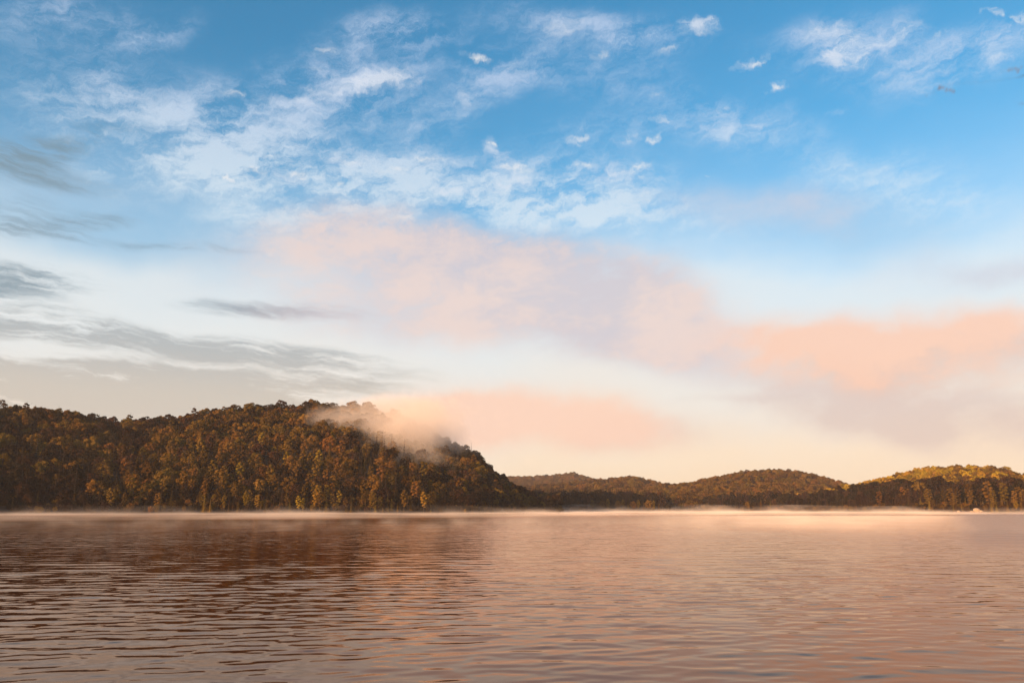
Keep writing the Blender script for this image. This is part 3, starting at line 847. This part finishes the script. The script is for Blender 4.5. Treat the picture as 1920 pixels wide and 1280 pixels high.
# ------------------------------------------------------------------ tree leaning over the near bank, its twig tips in the top right corner
mn, gn = mat('bank_earth')
nn = gn.noise(gn.new('ShaderNodeNewGeometry').outputs['Position'], 2.0, 6, dims='3D')
gn.new('ShaderNodeOutputMaterial', {0: gn.new('ShaderNodeBsdfPrincipled', {'Base Color': gn.ramp(nn, [(.3, (.05, .035, .02)), (.7, (.12, .09, .05))]).outputs[0], 'Roughness': .9}).outputs[0]})
Vn = []
for j in range(24):
    for i in range(60):
        x = -60 + 120 * i / 59; y = -50 + 56 * j / 23
        h = .35 - .09 * max(0, y + 1 - 1.2 * math.sin(x * .3)) ** 1.5 + .02 * max(0, -y)
        Vn.append((x, y, max(h, -3.5)))
link('shore', mesh_np('shore', Vn, grid_faces(24, 60), [mn], smooth=True), kind='structure')

ml, gl = mat('twig_leaf')
gl.new('ShaderNodeOutputMaterial', {0: gl.new('ShaderNodeBsdfPrincipled', {'Base Color': (.12, .12, .13), 'Roughness': .6}).outputs[0]})


def near_pt(px, py, d=1.5):
    x, f, u = ray(px, py)
    return Vector((x / f * d, d, EYE + u / f * d))


def shore_tree():
    root = bpy.data.objects.new('young_tree', None)
    C.objects.link(root)
    root.location = (1.62, 1.2, .1)
    root['label'] = 'young tree whose faint drooping twig tips hang in the top right corner'; root['category'] = 'tree'
    O = Vector(root.location)
    v, f = tube([(0, 0, -.4), (.03, .02, 1), (.0, .04, 2), (-.04, .04, 3), (0, .1, 4.4)], [.045, .04, .032, .024, .006], 10)
    link('trunk', mesh_np('trunk', v, f, [bark_m], smooth=True), root)
    parts = []
    leaves_V, leaves_F = [], []
    g = random.Random(4)
    start = Vector((-.03, .04, 2.9))

    def leaf(tip, d, L):
        side = d.cross(Vector((0, 1, .2))).normalized() * L * .13
        nrm = d.cross(side).normalized() * L * .05
        b = len(leaves_V)
        for p in (tip, tip + d * L * .3 + side, tip + d * L * .7 + side * .8, tip + d * L, tip + d * L * .7 - side * .8, tip + d * L * .3 - side): leaves_V.append(tuple(p + nrm * g.uniform(-1, 1)))
        leaves_F.append((b, b + 1, b + 2, b + 3)); leaves_F.append((b, b + 3, b + 4, b + 5))
    # twigs: main path in photograph pixels, then hanging leaves along its end
    for path, leafy in (([(1990, 120), (1940, 122), (1915, 126), (1896, 128), (1878, 135)], [(1878, 133, 6), (1893, 128, 16), (1899, 127, 13), (1905, 126, 15), (1911, 128, 17), (1916, 125, 9)]),
                        ([(1990, 120), (1900, 148), (1830, 156), (1780, 158), (1738, 180)], [(1738, 178, 7), (1764, 160, 22), (1769, 161, 16), (1777, 165, 17), (1784, 166, 16), (1790, 168, 17)]),
                        ([(1990, 150), (1950, 178), (1925, 190), (1910, 196)], [(1912, 194, 8), (1918, 192, 10)])):
        pts = [start] + [near_pt(*p) - O for p in path]
        parts.append(tube(pts, [.006, .003] + [.00012] * (len(pts) - 2), 5))
        for (px, py, L) in leafy:
            tip = near_pt(px, py) - O
            d = Vector((-.55 + g.uniform(-.15, .15), g.uniform(-.3, .3), -1)).normalized()
            leaf(tip, d, L / F * 1.1)
    for i in range(60):      # more leafy twigs outside the frame
        z0 = g.uniform(1.5, 4.2); a = g.uniform(-1.2, 1.4)
        q0 = Vector((0, .05, z0)); q1 = q0 + Vector((math.cos(a) * g.uniform(.25, .7), math.sin(a) * .5, g.uniform(.05, .3)))
        parts.append(tube([q0, (q0 + q1) / 2 + Vector((0, 0, .05)), q1], [.006, .004, .001], 4))
        for k in range(9):
            leaf(q0.lerp(q1, .3 + .08 * k), Vector((g.uniform(-.6, .6), g.uniform(-.6, .6), -1)).normalized(), .03)
    v, f = join(parts)
    link('branches', mesh_np('branches', v, f, [bark_m], smooth=True), root)
    link('leaves', mesh_np('leaves', leaves_V, leaves_F, [ml]), root)


shore_tree()

# ------------------------------------------------------------------ haze and mist
def volume_box(name, lo, hi, m, **props):
    x0, y0, z0 = lo; x1, y1, z1 = hi
    V = [(x0, y0, z0), (x1, y0, z0), (x1, y1, z0), (x0, y1, z0), (x0, y0, z1), (x1, y0, z1), (x1, y1, z1), (x0, y1, z1)]
    Fq = [(3, 2, 1, 0), (4, 5, 6, 7), (0, 1, 5, 4), (1, 2, 6, 5), (2, 3, 7, 6), (3, 0, 4, 7)]
    return link(name, mesh_np(name, V, Fq, [m]), kind='stuff', **props)


hz, gz = mat('haze')
vz = gz.new('ShaderNodeVolumePrincipled', {'Color': (.98, .93, .90), 'Density': 0.00007, 'Anisotropy': 0.0})
gz.new('ShaderNodeOutputMaterial', {1: vz.outputs[0]})
volume_box('haze', (-2600, -300, -5), (2600, 3300, 260), hz)


def mist_material(name, build, step=0.5, color=(1.0, .90, .80)):
    m, g = mat(name)
    dens = build(g, g.new('ShaderNodeNewGeometry').outputs['Position'])
    v = g.new('ShaderNodeVolumePrincipled', {'Color': color, 'Density': dens, 'Anisotropy': -0.2})
    g.new('ShaderNodeOutputMaterial', {1: v.outputs[0]})
    m.cycles.volume_step_rate = step
    return m


# mist lying on the lake near the far shores
def low(g, pos):
    s = g.new('ShaderNodeSeparateXYZ', {0: pos}).outputs
    n = g.noise(g.mapping(pos, scale=(38, 60, 10)), 1.0, 4, 0.6, dims='3D')
    fall = g.m('EXPONENT', g.m('MULTIPLY', s[2], g.m('DIVIDE', -1.0, g.m('ADD', g.step(n, .45, .85, .13, 2.4), g.m('MULTIPLY', g.step(s[0], -40, 20), g.m('MULTIPLY', g.step(s[1], 400, 650), g.step(n, .42, .9, .1, 4.2)))))))
    return g.m('MULTIPLY', fall, g.step(g.noise(g.mapping(pos, scale=(90, 45, 10)), 1.0, 3, .6, dims='3D'), .3, .7, .008, .018))


mlow = mist_material('lake_mist', low, .25)
# closed banks of mist whose front edge lies where the photograph shows it
front = [(-420, 105), (-90, 135), (-40, 175), (0, 230), (60, 290), (130, 340), (260, 350), (520, 330)]
Vm = []
nx = 60
for i in range(nx):
    x = -420 + 940 * i / (nx - 1)
    y0 = float(np.interp(x, [q[0] for q in front], [q[1] for q in front])) + 5 * math.sin(x * .07) + 3 * math.sin(x * .19)
    y1 = 900
    top = .75
    Vm += [(x, y0, .03), (x, y0 + 6, top), (x, y1, 14 if False else 9.0), (x, y1, .03), (x, y0 + 90, 3.0)]
Fm = []
for i in range(nx - 1):
    a, b = i * 5, (i + 1) * 5
    for p, q in ((0, 1), (1, 4), (4, 2), (2, 3), (3, 0)): Fm.append((a + p, a + q, b + q, b + p))
Fc = []
me = bpy.data.meshes.new('mist')
me.from_pydata(Vm, [], [f[::-1] for f in Fm] + [(0, 1, 4, 2, 3), tuple(reversed([(nx - 1) * 5 + k for k in (0, 1, 4, 2, 3)]))])
me.materials.append(mlow)
bm = bmesh.new(); bm.from_mesh(me); bmesh.ops.recalc_face_normals(bm, faces=bm.faces); bm.to_mesh(me); bm.free()
link('mist', me, kind='stuff')


# bank of mist drifting over the shoulder of the big hill
def on_hill(px, py, d):
    x, f, u = ray(px, py); k = d / math.hypot(x, f)
    return x * k, f * k, EYE + u * k


def hillmist(g, pos):
    w = g.vm('SUBTRACT', g.noise(pos, 0.022, 4, .6, dims='3D', col=True), (.5, .5, .5))
    p = g.vm('ADD', pos, g.vm('MULTIPLY', w, (55, 40, 30)))
    acc = None
    for px, py, d, rx, ry, rz, s_ in ((610, 785, 605, 34, 40, 13, .8), (680, 800, 590, 52, 46, 22, .85), (750, 820, 575, 50, 46, 26, 1.15), (795, 808, 588, 44, 60, 27, 1.2), (740, 765, 650, 95, 50, 18, .75), (715, 776, 622, 62, 34, 16, 1.0), (790, 790, 620, 46, 40, 18, .7), (835, 770, 660, 50, 40, 16, .25), (785, 862, 548, 44, 36, 16, .6), (848, 838, 585, 34, 34, 13, .6)):
        n = g.new('ShaderNodeMapping', vector_type='TEXTURE', ins={0: p})
        n.inputs[1].default_value = on_hill(px, py, d); n.inputs[3].default_value = (rx, ry, rz)
        b = g.step(g.vm('LENGTH', n.outputs[0]), 1.0, .1, 0, s_)
        acc = b if acc is None else g.m('ADD', acc, b)
    n = g.noise(pos, 0.07, 6, .68, dims='3D')
    return g.m('MULTIPLY', g.m('MAXIMUM', g.m('ADD', acc, g.m('MULTIPLY', g.m('SUBTRACT', n, .62), 2.2)), 0.0), 0.028)


mhm = mist_material('hill_mist', hillmist, .3)
x0, y0, z0 = on_hill(540, 880, 560); x1, y1, z1 = on_hill(1010, 740, 640)
volume_box('mist', (x0, 480, z0 - 4), (x1, 690, z1 + 6), mhm)


# thin steam rising off the open water
def steam(g, pos):
    s = g.new('ShaderNodeSeparateXYZ', {0: pos}).outputs
    n = g.noise(g.mapping(pos, scale=(5, 9, 4)), 1.0, 4, .6, dims='3D')
    fall = g.step(s[2], 1.5, 0.0)
    return g.m('MULTIPLY', g.m('MULTIPLY', g.step(n, .46, .78), fall), 0.026)


mst = mist_material('steam', steam, .3)
volume_box('steam', (-75, 66, .05), (45, 126, 1.5), mst)


def glow_steam(g, pos):           # the longer bank of steam the sun catches right of the middle of the lake
    s = g.new('ShaderNodeSeparateXYZ', {0: pos}).outputs
    n = g.noise(g.mapping(pos, scale=(9, 20, 4)), 1.0, 4, .6, dims='3D')
    side = g.m('DIVIDE', s[0], s[1])
    fade = g.m('MULTIPLY', g.m('MULTIPLY', g.step(side, .12, .34), g.step(g.m('ADD', side, g.m('MULTIPLY', g.m('SUBTRACT', n, .5), .12)), .575, .50)), g.m('MULTIPLY', g.step(s[1], 32, 100), g.step(s[2], 1.4, 0.0)))
    return g.m('MULTIPLY', g.m('MULTIPLY', g.step(n, .30, .75), fade), 0.024)


volume_box('steam', (6, 32, .05), (150, 265, 1.5), mist_material('sunlit_steam', glow_steam, .3))
